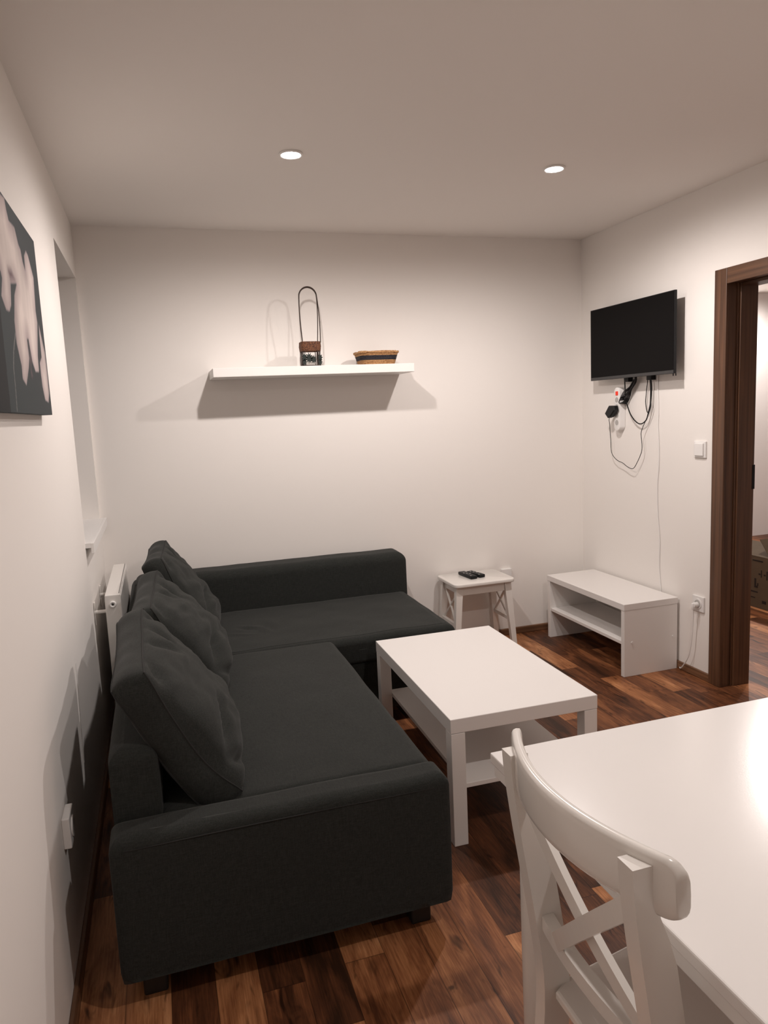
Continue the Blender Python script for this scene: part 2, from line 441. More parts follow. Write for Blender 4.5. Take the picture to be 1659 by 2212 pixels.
# ------------------------------------------------------------------ corner sofa
sofa = thing('corner_sofa', 'charcoal grey fabric corner sofa with chaise against the back wall', 'sofa', (0.6, -1.2, 0))
SX0, SXB = 0.13, 0.25
AY0, AY1 = -2.345, -2.226      # near arm
# frames below the seats
bm = B(); softbox(bm, SXB, 0.985, -2.225, -0.972, 0.075, 0.335, r=0.02, cuts=10); obj('sofa_base', bm, M_fab, sofa, True, angle=180)
bm = B(); softbox(bm, SX0, 1.585, -0.968, -0.06, 0.075, 0.325, r=0.02, cuts=12); obj('chaise_base', bm, M_fab, sofa, True, angle=180)
# seats
bm = B(); softbox(bm, SXB-.01, 1.012, -2.222, -0.972, 0.325, 0.446, r=0.034, cuts=30, puff=0.006, wr=0.004, seed=2)
seat = obj('seat_cushion', bm, M_fab, sofa, True, angle=180)
bm = B(); softbox(bm, SXB-.01, 1.607, -0.985, -0.235, 0.322, 0.442, r=0.034, cuts=90, puff=0.004, wr=0.004, seed=9, folds=((.66, -.62, 2.4, .05, .012, -.006), (.68, -.60, 2.4, .05, .014, .007), (.74, -.66, 1.9, .07, .014, .007), (.765, -.66, 1.9, .06, .012, -.006), (.80, -.60, 1.7, .06, .014, .007), (.62, -.70, 2.7, .06, .014, .005)))
chs = obj('chaise_cushion', bm, M_fab, sofa, True, angle=180)
# backs and arm
bm = B(); softbox(bm, SX0, SXB+.005, -2.225, -0.045, 0.075, 0.636, r=0.04, cuts=26, wr=0.002); obj('backrest', bm, M_fab, sofa, True, angle=180)
bm = B(); softbox(bm, SX0+.02, 1.625, -0.245, -0.045, 0.31, 0.662, r=0.05, cuts=30, wr=0.003, seed=4); obj('chaise_backrest', bm, M_fab, sofa, True, angle=180)
bm = B(); softbox(bm, SX0-.005, 1.012, AY0, AY1, 0.085, 0.466, r=0.035, cuts=30, wr=0.004, seed=5); obj('armrest', bm, M_fab, sofa, True, angle=180)
# legs
for (x, y) in ((0.93, -2.26), (0.2, -2.26), (0.2, -0.15), (1.5, -0.15), (1.5, -0.88), (0.93, -1.1)):
    bm = B(); box(bm, x-.03, x+.03, y-.03, y+.03, 0, 0.09, bev=0.005); obj('leg', bm, M_blackleg, sofa)
# seams
bm = B(); tube(bm, [(SX0+.03, AY0+.001, 0.437), (0.5, AY0-.0015, 0.440), (0.97, AY0+.001, 0.434)], 0.0016, 6); obj('arm_seam', bm, M_seam, sofa, True)

# back cushions
def pillow(label, yc, xc, zc, wid, hgt, lean, twist, seed, T=0.135, roll=0.0):
    g = 0.042
    Mx = Matrix.Translation((xc, yc, zc)) @ Matrix.Rotation(twist, 4, 'Z') @ Matrix.Rotation(roll, 4, 'X') @ Matrix.Rotation(-lean, 4, 'Y')
    def P(a, b, c):          # a across (y), b up, c thickness
        front = g+(T*(1-0.35*b)-g)*max(0, (1-a*a)*(1-b*b))**0.42
        back = g+0.025*max(0, (1-a*a)*(1-b*b))**0.5
        th = front if c > 0 else back
        s = noise.noise(Vector((a*2.2+seed, b*2.2, c)))*0.014+noise.noise(Vector((a*1.2+b*3.5, seed, c)))*0.012+noise.noise(Vector((a*2+b*7+seed, a*5-b*2, c)))*0.006
        # creases running in from the corners
        fold = 0
        for (ca, cb, dirv) in ((-0.75, 0.85, 0.8), (0.8, 0.85, -0.9), (-0.7, -0.8, -0.8), (0.85, -0.8, 0.9), (-.55, -0.35, 0.45), (-.1, .9, -1.2), (.3, .8, -1.8)):
            u = (a-ca)*math.cos(dirv)+(b-cb)*math.sin(dirv); w = -(a-ca)*math.sin(dirv)+(b-cb)*math.cos(dirv)
            fold -= 0.030*math.exp(-(w/0.07)**2)*math.exp(-(u/0.35)**2)
        edge = max(abs(a), abs(b))
        y = a*wid/2*(1-0.05*(1-b*b)-0.03*(b > 0)*b*b)
        z = b*hgt/2*(1-0.06*(1-a*a))
        th = th+(s+fold)*(1-edge**6)*(1 if c > 0 else 0.3)
        # the lower part slumps forwards
        x = c*th + 0.03*max(0, -b)**2
        return Mx @ Vector((x, y, z))
    t = bmesh.new(); bmesh.ops.create_cube(t, size=2)
    bmesh.ops.subdivide_edges(t, edges=list(t.edges), cuts=38, use_grid_fill=True)
    for v in t.verts:
        c, a, b = v.co
        # soften outline corners a little
        k = 1-0.035*(abs(a)**8)*(abs(b)**8)
        rim = 1-0.02*(1-abs(c))*0  
        bulge = (0.016+0.010*noise.noise(Vector((a*3+seed, b*3, 2))))*(1-c*c)
        if abs(a) > .999 or abs(b) > .999:
            q = P(a*k, b*k, c)
            ctr = P(0, 0, 0)
            n = (Mx.to_3x3() @ Vector((0, a if abs(a) > .999 else 0, b if abs(b) > .999 else 0))).normalized()
            v.co = q+n*bulge
        else: v.co = P(a*k, b*k, c)
    c = thing('back_cushion', label, 'cushion', (xc+.1, yc, zc-.2), 'loose back cushions on the sofa')
    bm = B(); merge(bm, t)
    obj('cushion_body', bm, M_fab, c, True, angle=180)
    pts = []
    n = 16
    ring = [(-1+2*i/n, 1) for i in range(n)]+[(1, 1-2*i/n) for i in range(n)]+[(1-2*i/n, -1) for i in range(n)]+[(-1, -1+2*i/n) for i in range(n)]
    for side in (1, -1):
        bm = B(); tube(bm, [P(a*(1-0.035*(abs(a)*abs(b))**8), b*(1-0.035*(abs(a)*abs(b))**8), side*.99) for a, b in ring], 0.0028, 6, 1, True)
        obj('piping', bm, M_seam, c, True)
    return c
pillow('nearest of the three charcoal back cushions, by the sofa arm', -1.890, 0.285, 0.622, 0.65, 0.45, 0.45, 0.02, 1.3, T=0.140, roll=0.03)
pillow('middle one of the three charcoal back cushions', -1.215, 0.322, 0.625, 0.62, 0.43, 0.50, -0.04, 5.1, T=0.145, roll=0.03)
pillow('farthest charcoal back cushion, in the corner against the chaise back', -0.58, 0.352, 0.650, 0.58, 0.45, 0.40, -0.05, 8.7, T=0.125, roll=-0.01)

# ------------------------------------------------------------------ coffee table
TH = -0.0183; TX, TY = 1.160, -1.991
ct = thing('coffee_table', 'white rectangular coffee table with lower shelf in front of the sofa', 'coffee table', (TX, TY, 0))
MR = Matrix.Translation((TX, TY, 0)) @ Matrix.Rotation(TH, 4, 'Z')
bm = B(); box(bm, 0, .55, 0, .90, .40, .45, bev=0.0015, seg=1, M=MR); obj('table_top', bm, M_lamtop, ct)
for (x, y) in ((0.001, 0.001), (.499, 0.001), (0.001, .849), (.499, .849)):
    bm = B(); box(bm, x, x+.05, y, y+.05, 0, .3985, bev=0.0012, seg=1, M=MR); obj('leg', bm, M_lam, ct)
bm = B(); box(bm, .052, .498, .006, .894, .200, .216, bev=0.001, seg=1, M=MR); obj('lower_shelf', bm, M_lam, ct)

# ------------------------------------------------------------------ tv bench
BX0, BX1, BY0, BY1, BH = 2.587, 2.927, -0.930, -0.142, 0.398
tb = thing('tv_bench', 'low white open bench below the television, by the right wall', 'tv bench', ((BX0+BX1)/2, (BY0+BY1)/2, 0))
part('bench_top', M_lamtop, tb, BX0, BX1, BY0, BY1, BH-.034, BH, bev=0.0015, seg=1)
for (a, b) in ((BY0+.001, BY0+.029), (BY1-.029, BY1-.001)):
    part('side_panel', M_lam, tb, BX0+.002, BX1-.002, a, b, 0, BH-.0345, bev=0.0012, seg=1)
part('middle_shelf', M_lam, tb, BX0+.008, BX1-.004, BY0+.029, BY1-.029, .172, .190, bev=0.001, seg=1)
for x in (BX0+.050, BX1-.030):
    bm = B(); cyl(bm, (x, BY0-.003, .185), (x, BY0+.002, .185), .0065, .004, n=16); obj('screw_cap', bm, M_plast, tb)

# ------------------------------------------------------------------ stool
stl = thing('stool', 'white wooden stool with crossed side braces in the back corner', 'stool', (2.09, -0.165, 0))
bm = B()
t = bmesh.new(); bmesh.ops.create_cube(t, size=1)
for v in t.verts: v.co = Vector((2.083+v.co.x*.39, -0.172+v.co.y*.30, .4395+v.co.z*.021))
ve = [e for e in t.edges if abs(e.verts[0].co.z-e.verts[1].co.z) > .01]
bmesh.ops.bevel(t, geom=ve, offset=.035, segments=6, profile=.5, affect='EDGES')
he = [e for e in t.edges if abs(e.verts[0].co.z-e.verts[1].co.z) < .001]
bmesh.ops.bevel(t, geom=[e for e in he if len(e.link_faces) == 2 and abs(e.link_faces[0].normal.z-e.link_faces[1].normal.z) > .5], offset=.005, segments=3, profile=.5, affect='EDGES')
merge(bm, t); obj('seat', bm, M_lacq, stl, True)
SL = {}
for sx in (-1, 1):
    for sy in (-1, 1):
        bm = B()
        x, y = 2.083+sx*.150, -0.172+sy*.105
        pts = []
        for i in range(7):
            f = i/6; pts.append((x+sx*(.004+.035*(f)), y+sy*.020*f, .429-.429*f))
        sweep_box(bm, pts, lambda f: .034-.006*f, lambda f: .042-.014*f)
        obj('leg', bm, M_lacq, stl); SL[(sx, sy)] = pts
for sy in (-1, 1):
    bm = B(); box(bm, 2.083-.135, 2.083+.135, -0.172+sy*.108-.009, -0.172+sy*.108+.009, .375, .429, bev=.002); obj('apron', bm, M_lacq, stl)
for sx in (-1, 1):
    xx = 2.083+sx*.156
    bm = B(); box(bm, xx-.009, xx+.009, -0.172-.09, -0.172+.09, .385, .429, bev=.002); obj('side_apron', bm, M_lacq, stl)
    bm = B(); box(bm, xx+sx*.018-.009, xx+sx*.018+.009, -0.172-.10, -0.172+.10, .185, .207, bev=.002); obj('stretcher', bm, M_lacq, stl)
    for d in (-1, 1):
        bm = B(); tube(bm, [(xx+sx*.015, -0.172-d*.092, .203), (xx+sx*.007, -0.172, .295), (xx, -0.172+d*.092, .388)], .0075, 6, 4)
        obj('cross_brace', bm, M_lacq, stl)

# remotes
def remote(label, x, y, rot, L_, w):
    t = thing('remote_control', label, 'remote control', (x, y, .4505), 'remote controls on the stool')
    R = Matrix.Translation((x, y, .4505)) @ Matrix.Rotation(rot, 4, 'Z')
    bm = B(); box(bm, -w/2, w/2, -L_/2, L_/2, 0, .019, bev=.005, seg=3, M=R); obj('remote_body', bm, M_black, t, True)
    k = 0
    for i in range(3):
        for j in range(7):
            bm = B(); box(bm, -w/2+.010+i*(w-.02)/2-.004, -w/2+.010+i*(w-.02)/2+.004, -L_/2+.02+j*.017-.004, -L_/2+.02+j*.017+.004, .018, .0205, bev=.001, seg=1, M=R)
            obj('button', bm, [M_bezel, M_plastg][(i+j) % 5 == 0], t)
remote('left one of the two black remote controls on the stool', 2.043, -.150, 0.10, .160, .044)
remote('right one of the two black remote controls on the stool', 2.096, -.150, 0.22, .135, .042)

# ------------------------------------------------------------------ wall shelf and what stands on it
sh = thing('wall_shelf', 'long white floating shelf on the back wall', 'shelf', (1.168, -0.13, 1.672))
part('shelf_board', M_lam, sh, .624, 1.714, -.260, 0, 1.672, 1.718, bev=.0015, seg=1)

hb = thing('hanging_basket', 'small dark twig basket with tall looped handle standing on the shelf', 'basket', (1.160, -0.16, 1.718))
YH = -0.16
bm = B()
n = 40
prof = []
def rr_loop(cx, cy, hx, hy, z, r, n=10):
    out = []
    for (sx, sy, a0) in ((1, 1, 0), (-1, 1, PI/2), (-1, -1, PI), (1, -1, 1.5*PI)):
        for i in range(n):
            a = a0+PI/2*i/(n-1)
            out.append((cx+sx*(hx-r)+r*math.cos(a), cy+sy*(hy-r)+r*math.sin(a), z))
    return out
def wall_loop(bm, loops, thick=None):
    rings = [[bm.verts.new(p) for p in l] for l in loops]
    N = len(rings[0])
    for a, b in zip(rings, rings[1:]):
        for i in range(N): bm.faces.new((a[i], a[(i+1) % N], b[(i+1) % N], b[i]))
    return rings
hx, hy = .052, .045
r = wall_loop(bm, [rr_loop(1.154, YH, hx, hy, 1.800, .02), rr_loop(1.154, YH, hx+.003, hy+.003, 1.825, .02), rr_loop(1.154, YH, hx+.001, hy+.001, 1.850, .02),
               rr_loop(1.154, YH, hx-.006, hy-.006, 1.850, .015), rr_loop(1.154, YH, hx-.007, hy-.007, 1.800, .015), rr_loop(1.154, YH, hx, hy, 1.800, .02)])
obj('bark_band', bm, M_bark, hb, True)
loop = rr_loop(1.154, YH, hx-.003, hy-.003, 0, .018, 6)
for i, p_ in enumerate(loop):
    if i % 2 == 0:
        bm = B(); tube(bm, [(p_[0], p_[1], 1.722), (p_[0]+random.uniform(-.003, .003), p_[1], 1.762), (p_[0], p_[1], 1.802)], .0022, 6, 3); obj('upright_twig', bm, M_twig, hb, True)
bm = B(); tube(bm, rr_loop(1.154, YH, hx-.002, hy-.002, 1.7225, .018, 6), .0035, 6, 1, True)
for yy in (-.02, 0, .02): tube(bm, [(1.154-hx+.004, YH+yy, 1.7215), (1.154+hx-.004, YH+yy, 1.7215)], .003, 6, 1)
obj('base_hoop', bm, M_twig, hb, True)
for (px, pz, s, nn) in ((1.112, 1.766, .022, 9), (1.137, 1.762, .027, 11), (1.160, 1.755, .022, 9), (1.197, 1.764, .019, 8), (1.111, 1.742, .017, 8), (1.196, 1.740, .017, 8)):
    bm = B(); vs_ = []
    for sd in (0, 1):
        ring = []
        for i in range(nn*2):
            a = 2*PI*i/(nn*2); q = s*(1 if i % 2 == 0 else .55)
            ring.append(bm.verts.new((px+q*math.cos(a)*.8, YH-hy-.001-.003*sd, pz+q*math.sin(a)*1.15)))
        vs_.append(ring)
    bm.faces.new(vs_[0]); bm.faces.new(list(reversed(vs_[1])))
    for i in range(nn*2): bm.faces.new((vs_[0][i], vs_[0][(i+1) % (nn*2)], vs_[1][(i+1) % (nn*2)], vs_[1][i]))
    obj('dried_leaf', bm, M_leafd, hb)
for (dy, dx0, dx1) in ((-.02, 0, 0), (.02, .008, -.008)):
    bm = B()
    pts = [(1.112+dx0, YH+dy, 1.845), (1.108+dx0*.6, YH+dy*.8, 1.93), (1.107+dx0*.3, YH+dy*.4, 2.02)]
    for i in range(9):
        a = PI-PI*i/8
        pts.append((1.158+.048*math.cos(a), YH+dy*.15, 2.088+.050*math.sin(a)))
    pts += [(1.211-dx0*.3, YH+dy*.4, 2.02), (1.212-dx0*.6, YH+dy*.8, 1.93), (1.210-dx0, YH+dy, 1.845)]
    tube(bm, pts, lambda f: .0025+.0020*math.sin(PI*f)**4, 8, 4); obj('handle', bm, M_twig, hb, True)

wb = thing('wicker_basket', 'small straw coloured wicker basket with dark band on the shelf', 'basket', (1.53, -0.14, 1.718))
bx, by = 1.532, -0.14
def wl(f): return (.095+.018*f, .060+.020*f, 1.7195+.070*f)
bm = B()
fs = [0, .06, .12, .2, .28, .36, .44]
L1 = []
def ring_at(f, o=0.0):
    hx, hy, z = wl(f); return rr_loop(bx, by, hx+o, hy+o, z, .035)
def coil(f0, f1, n, amp):
    out = []
    for i in range(n*6+1):
        f = f0+(f1-f0)*i/(n*6)
        out.append(ring_at(f, amp*abs(math.sin(PI*i/6))))
    return out
R_ = wall_loop(bm, coil(0, .36, 5, .0025)); bm.faces.new(R_[0]); obj('lower_weave', bm, M_wick, wb, True, angle=80)
bm = B(); wall_loop(bm, coil(.36, .70, 4, .0028)); obj('dark_band', bm, M_wickd, wb, True, angle=80)
bm = B(); wall_loop(bm, coil(.70, .94, 3, .0025)+[ring_at(.94, -.006), ring_at(.5, -.006), ring_at(.05, -.006)]); obj('upper_weave', bm, M_wick, wb, True, angle=80)
bm = B()
rp = ring_at(.97, .001)
for ph in (0, PI):
    pts = []
    N = len(rp)
    for i in range(N*3):
        k = i/3; a = rp[int(k) % N]; b2 = rp[(int(k)+1) % N]; f = k-int(k)
        base = Vector(a).lerp(Vector(b2), f); th = i*0.9+ph
        pts.append(base+Vector((0.0018*math.cos(th), 0.0018*math.cos(th), .0035*math.sin(th))))
    tube(bm, pts, .0042, 6, 1, True)
obj('braided_rim', bm, M_wick, wb, True, angle=80)

# ------------------------------------------------------------------ television
tv = thing('television', 'flat black television mounted on the right wall', 'television', (W-.06, -.59, 1.79))
xf = W-.078
bm = B(); box(bm, xf, xf+.014, -.960, -.217, 1.586, 2.000, bev=.001); obj('frame', bm, M_black, tv)
bm = B(); box(bm, xf-.0012, xf+.002, -.955, -.222, 1.5875, 1.6035, bev=.0005, seg=1); obj('lower_bezel', bm, M_bezel, tv)
bm = B(); box(bm, xf-.0012, xf+.002, -.955, -.222, 1.604, 1.996, bev=.0005, seg=1); obj('screen', bm, M_screen, tv)
bm = B(); box(bm, xf+.014, xf+.045, -.85, -.33, 1.61, 1.90, bev=.008); obj('rear_housing', bm, M_black, tv)
bm = B(); box(bm, xf+.045, W-.001, -.72, -.68, 1.565, 1.86, bev=.002); box(bm, xf+.045, W-.001, -.52, -.48, 1.565, 1.86, bev=.002)
box(bm, xf+.05, W-.001, -.72, -.48, 1.60, 1.63, bev=.002); obj('wall_bracket', bm, M_black, tv)
for y in (-.958, -.938):
    bm = B(); cyl(bm, (xf+.012, y, 1.586), (xf+.012, y, 1.574), .003, n=10); obj('foot_stub', bm, M_black, tv)

# power strip and cables
ps = thing('power_strip', 'white power strip with red switch hanging below the television', 'power strip', (W-.02, -.42, 1.29))
bm = B()
t = bmesh.new(); bmesh.ops.create_cube(t, size=1)
for v in t.verts: v.co = Vector((W-.020+v.co.x*.036, -.420+v.co.y*.056, 1.412+v.co.z*.250))
bmesh.ops.bevel(t, geom=[e for e in t.edges if abs(e.verts[0].co.x-e.verts[1].co.x) > .01], offset=.026, segments=8, profile=.5, affect='EDGES')
bmesh.ops.bevel(t, geom=[e for e in t.edges if e.verts[0].co.x < W-.03 and e.verts[1].co.x < W-.03], offset=.004, segments=2, profile=.5, affect='EDGES')
merge(bm, t); obj('strip_body', bm, M_plast, ps, True)
bm = B(); box(bm, W-.043, W-.036, -.422-.010, -.422+.010, 1.492, 1.515, bev=.002); obj('rocker_switch', bm, M_red, ps)
for z in (1.466, 1.424, 1.377, 1.334):
    bm = B(); lathe_pts = None
    cyl(bm, (W-.0385, -.420, z), (W-.036, -.420, z), .0195, n=24); o = obj('socket_ring', bm, M_plast, ps, True)
    bm = B(); cyl(bm, (W-.0392, -.420, z), (W-.0384, -.420, z), .0155, n=24); obj('socket_recess', bm, M_plastg, o)
pl = thing('power_adapter', 'chunky black plug pushed into the white power strip', 'plug', (W-.06, -.40, 1.40))
bm = B()
outl = [(-.352, 1.387), (-.380, 1.362), (-.407, 1.368), (-.451, 1.408), (-.443, 1.432), (-.393, 1.434)]
sd = []
for xx, k in ((W-.078, .82), (W-.072, 1.0), (W-.048, 1.0), (W-.041, .8)):
    sd.append([bm.verts.new((xx, -.40+(y+.40)*k, 1.40+(z-1.40)*k)) for y, z in outl])
for a, b in zip(sd, sd[1:]):
    for i in range(6): bm.faces.new((a[i], a[(i+1) % 6], b[(i+1) % 6], b[i]))
bm.faces.new(list(reversed(sd[0]))); bm.faces.new(sd[-1]); obj('plug_body', bm, M_black, pl)
thin = [(-0.352, 1.372), (-0.335, 1.355), (-0.341, 1.315), (-0.35, 1.233), (-0.355, 1.17), (-0.373, 1.138), (-0.414, 1.112), (-0.467, 1.099), (-0.51, 1.08), (-0.553, 1.07), (-0.578, 1.081), (-0.603, 1.111), (-0.624, 1.141), (-0.642, 1.176), (-0.644, 1.214), (-0.635, 1.271), (-0.647, 1.302), (-0.663, 1.327), (-0.687, 1.36), (-0.706, 1.392), (-0.719, 1.427), (-0.715, 1.467), (-0.717, 1.504), (-0.711, 1.56), (-.70, 1.60)]
bm = B(); tube(bm, [(W-.032, y, z) for y, z in thin], .0019, 6, 3); obj('power_lead', bm, M_black, pl, True)
thick = [(-.47, 1.60), (-0.476, 1.564), (-0.48, 1.514), (-0.484, 1.469), (-0.502, 1.427), (-0.527, 1.384), (-0.561, 1.35), (-0.594, 1.331), (-0.619, 1.326), (-0.643, 1.331), (-0.671, 1.35), (-0.686, 1.383), (-0.702, 1.428), (-0.709, 1.467), (-0.713, 1.517), (-0.709, 1.56), (-.70, 1.61)]
bm = B(); tube(bm, [(W-.024, y, z) for y, z in thick], .0034, 8, 3); tag(obj('aerial_cable', bm, M_black, None, True), 'thick black cable hanging in a short loop under the television', 'cable')
bm = B()
tube(bm, [(W-.016, y, z) for y, z in [(-.665, 1.60), (-0.668, 1.556), (-0.662, 1.519), (-0.657, 1.481), (-0.653, 1.448), (-0.659, 1.413), (-0.672, 1.387), (-.69, 1.43), (-.694, 1.50), (-.69, 1.60)]], .0024, 6, 3)
tag(obj('signal_cable', bm, M_black, None, True), 'narrow black cable loop at the right of those under the television', 'cable')
bm = B()
for k in range(5):
    dx = -.012-.007*k; w = .006*(k-2)
    pts = [(-0.567-w, 1.575), (-0.53-w, 1.535), (-0.492, 1.508+w*.4), (-0.462, 1.482), (-0.442-w*.5, 1.462), (-0.444, 1.448), (-0.470, 1.445+w*.3), (-0.498, 1.463), (-0.512, 1.490), (-0.534-w, 1.520), (-0.575-w, 1.560), (-.58-w, 1.60)]
    tube(bm, [(W+dx, y, z) for y, z in pts], .0026, 6, 3)
box(bm, W-.047, W-.008, -.487, -.465, 1.462, 1.474, bev=.002)
tag(obj('cable_bundle', bm, M_black, None, True), 'folded bundle of black cable beside the power strip', 'cable')
bm = B(); tube(bm, [(W-.004, y, z) for y, z in [(-.739, 1.60), (-0.740, 1.527), (-0.746, 1.40), (-0.743, 1.315), (-0.752, 1.20), (-0.752, 1.10), (-0.741, 0.981), (-0.748, 0.812), (-0.764, 0.678), (-0.761, 0.539), (-0.777, 0.40), (-.80, .2), (-.86, .06), (-.93, .02)]]+[(W-.024, -0.965, .012), (W-.028, -1.000, .05), (W-.028, -1.035, .11), (W-.028, -1.054, .20), (W-.028, -1.062, .30), (W-.034, -1.072, .375)], .0028, 6, 4)
ec = tag(obj('extension_cord', bm, M_plast, None, True), 'long white cord running down the wall from television to floor socket', 'cord')
bm = B(); cyl(bm, (W-.040, -1.073, .392), (W-.011, -1.073, .392), .014, n=20); box(bm, W-.046, W-.026, -1.080, -1.066, .368, .402, bev=.003)
obj('plug', bm, M_plast, ec, True)

# switch and sockets
def socket_plate(label, name, wallx, sgn, y0, y1, z0, z1, kind, dp=.010):
    t = thing(name, label, kind, (wallx+sgn*.005, (y0+y1)/2, z0))
    xs = sorted((wallx, wallx+sgn*dp)); wallx += sgn*(dp-.010); bm = B(); box(bm, xs[0], xs[1], y0, y1, z0, z1, bev=.003); obj('plate', bm, M_plast, t)
    yc, zc = (y0+y1)/2, (z0+z1)/2
    if kind == 'light switch':
        xs = sorted((wallx+sgn*.008, wallx+sgn*.018)); bm = B(); box(bm, xs[0], xs[1], y0+.011, y1-.011, z0+.010, z1-.010, bev=.003); obj('rocker', bm, M_plast, t)
    else:
        bm = B(); cyl(bm, (wallx+sgn*.0095, yc, zc), (wallx+sgn*.013, yc, zc), .027, n=28); r_ = obj('socket_ring', bm, M_plast, t, True)
        bm = B(); cyl(bm, (wallx+sgn*.0125, yc, zc), (wallx+sgn*.0136, yc, zc), .021, n=28); obj('socket_recess', bm, M_plastg, r_)
socket_plate('white square light switch on the wall beside the door frame', 'light_switch', W, -1, -1.112, -1.028, 1.156, 1.240, 'light switch')
socket_plate('white wall socket near the floor beside the door frame', 'wall_socket', W, -1, -1.115, -1.033, .356, .438, 'socket')
socket_plate('white wall socket low on the left wall behind the sofa', 'wall_socket', 0, 1, -2.155, -2.070, .366, .450, 'socket', .020)
bm = B(); box(bm, 2.335, 2.405, -.022, 0, .375, .437, bev=.004); tag(obj('wall_socket', bm, M_plast), 'white socket box on the back wall, partly hidden by the stool', 'socket')
# thin white cord by the radiator
bm = B(); tube(bm, [(.006, -1.597, .69), (.006, -1.61, .60), (.006, -1.635, .48), (.006, -1.655, .371)], .0016, 6, 4)
tag(obj('pull_cord', bm, M_plast, None, True), 'thin white cord hanging on the left wall behind the sofa', 'cord')

# ------------------------------------------------------------------ radiator
rd = thing('radiator', 'white panel radiator under the window, behind the sofa', 'radiator', (.083, -.47, .12))
RX0, RX1, RY0, RY1 = .050, .116, -.83, -.12
bm = B(); box(bm, RX0, RX0+.012, RY0, RY1, .14, .722, bev=.003); box(bm, RX1-.012, RX1, RY0, RY1, .14, .722, bev=.003); obj('panel', bm, M_rad, rd)
for (a, b) in ((RY0-.004, RY0+.012), (RY1-.012, RY1+.004)):
    bm = B(); box(bm, RX0+.001, RX1-.001, a, b, .15, .733, bev=.003); obj('side_cover', bm, M_rad, rd)
bm = B(); box(bm, RX0+.002, RX1-.002, RY0+.010, RY1-.010, .728, .734, bev=.001, seg=1)
obj('top_grille', bm, M_rad, rd)
bm = B(); box(bm, RX1-.009, RX1-.005, RY0+.012, RY1-.012, .7335, .7355); obj('grille_slot', bm, M_radd, rd)
bm = B(); cyl(bm, (.082, RY0-.011, .693), (.082, RY0-.002, .693), .014, n=24); tube(bm, [(.082+.0105*math.cos(a), RY0-.0115, .693+.0105*math.sin(a)) for a in [2*PI*j/24 for j in range(24)]], .0035, 8, 1, True); v_ = obj('vent_plug', bm, M_plast, rd, True)
bm = B(); cyl(bm, (.082, RY0-.0125, .693), (.082, RY0-.0105, .693), .0045, n=16); obj('vent_key', bm, M_blackleg, v_)
for y in (-.79, -.45):
    bm = B(); cyl(bm, (.001, y, .655), (.050, y, .655), .008, n=14); cyl(bm, (.001, y, .655), (.006, y, .655), .016, n=16); box(bm, .001, .006, y-.012, y+.012, .60, .70, bev=.001)
    obj('bracket', bm, M_rad, rd)
for y in (-.79, -.18):
    bm = B(); cyl(bm, (.083, y, .0), (.083, y, .15), .008, n=14); obj('pipe', bm, M_rad, rd, True)

# ------------------------------------------------------------------ canvas picture
A_ = [(-2.194, 1.99), (-2.173, 1.992), (-2.138, 1.996), (-2.126, 1.971), (-2.109, 1.953), (-2.034, 1.956), (-2.0, 1.923), (-1.973, 1.915), (-1.957, 1.888), (-1.933, 1.872), (-1.924, 1.911), (-1.883, 1.933), (-1.851, 1.927), (-1.813, 1.899), (-1.787, 1.879), (-1.816, 1.782), (-1.807, 1.752), (-1.869, 1.654), (-1.88, 1.61), (-1.943, 1.606), (-1.983, 1.63), (-2.008, 1.685), (-2.027, 1.683), (-2.025, 1.635), (-2.05, 1.61), (-2.117, 1.562), (-2.164, 1.576), (-2.159, 1.608), (-2.194, 1.657), (-2.19, 1.709), (-2.149, 1.774), (-2.102, 1.806), (-2.181, 1.792), (-2.206, 1.74), (-2.238, 1.721), (-2.279, 1.719), (-2.32, 1.744), (-2.288, 1.787), (-2.294, 1.798), (-2.305, 1.801), (-2.42, 1.83), (-2.5, 1.93), (-2.42, 1.985), (-2.3, 1.99)]
C_ = [(-1.784, 1.755), (-1.762, 1.726), (-1.719, 1.679), (-1.715, 1.617), (-1.722, 1.557), (-1.755, 1.53), (-1.819, 1.535), (-1.846, 1.572), (-1.85, 1.609), (-1.848, 1.64), (-1.802, 1.659), (-1.797, 1.722)]
LIPS = [[(-2.209, 1.834), (-2.15, 1.841), (-2.105, 1.821), (-2.102, 1.806), (-2.181, 1.792), (-2.209, 1.812)], [(-2.012, 1.683), (-1.981, 1.633), (-2.004, 1.614), (-1.992, 1.591), (-2.017, 1.581), (-2.030, 1.588), (-2.030, 1.611), (-2.018, 1.652)]]
STEM = [(-2.196, 1.678), (-2.244, 1.635), (-2.269, 1.595), (-2.272, 1.558), (-2.285, 1.500)]
def inside(p, poly):
    x, y = p; c = False; j = len(poly)-1
    for i in range(len(poly)):
        xi, yi = poly[i]; xj, yj = poly[j]
        if (yi > y) != (yj > y) and x < (xj-xi)*(y-yi)/(yj-yi)+xi: c = not c
        j = i
    return c
def dseg(p, a, b):
    ax, ay = a; bx_, by_ = b; px, py = p
    dx, dy = bx_-ax, by_-ay; t = max(0, min(1, ((px-ax)*dx+(py-ay)*dy)/(dx*dx+dy*dy)))
    return math.hypot(px-ax-t*dx, py-ay-t*dy)
def dpoly(p, poly):
    return min(dseg(p, poly[i], poly[(i+1) % len(poly)]) for i in range(len(poly)))
PY0, PY1, PZ0, PZ1 = -2.62, -1.702, 1.496, 1.996
pic = thing('canvas_picture', 'canvas picture of pale pink orchids on a slate background', 'picture', (.015, (PY0+PY1)/2, PZ0))
part('canvas_body', mat('canvas edge slate', (0.035, 0.05, 0.056), .8), pic, .001, .0285, PY0, PY1, PZ0, PZ1, bev=.002)
NY, NZ = 306, 167
bm = B(); gridv = []; cols = []
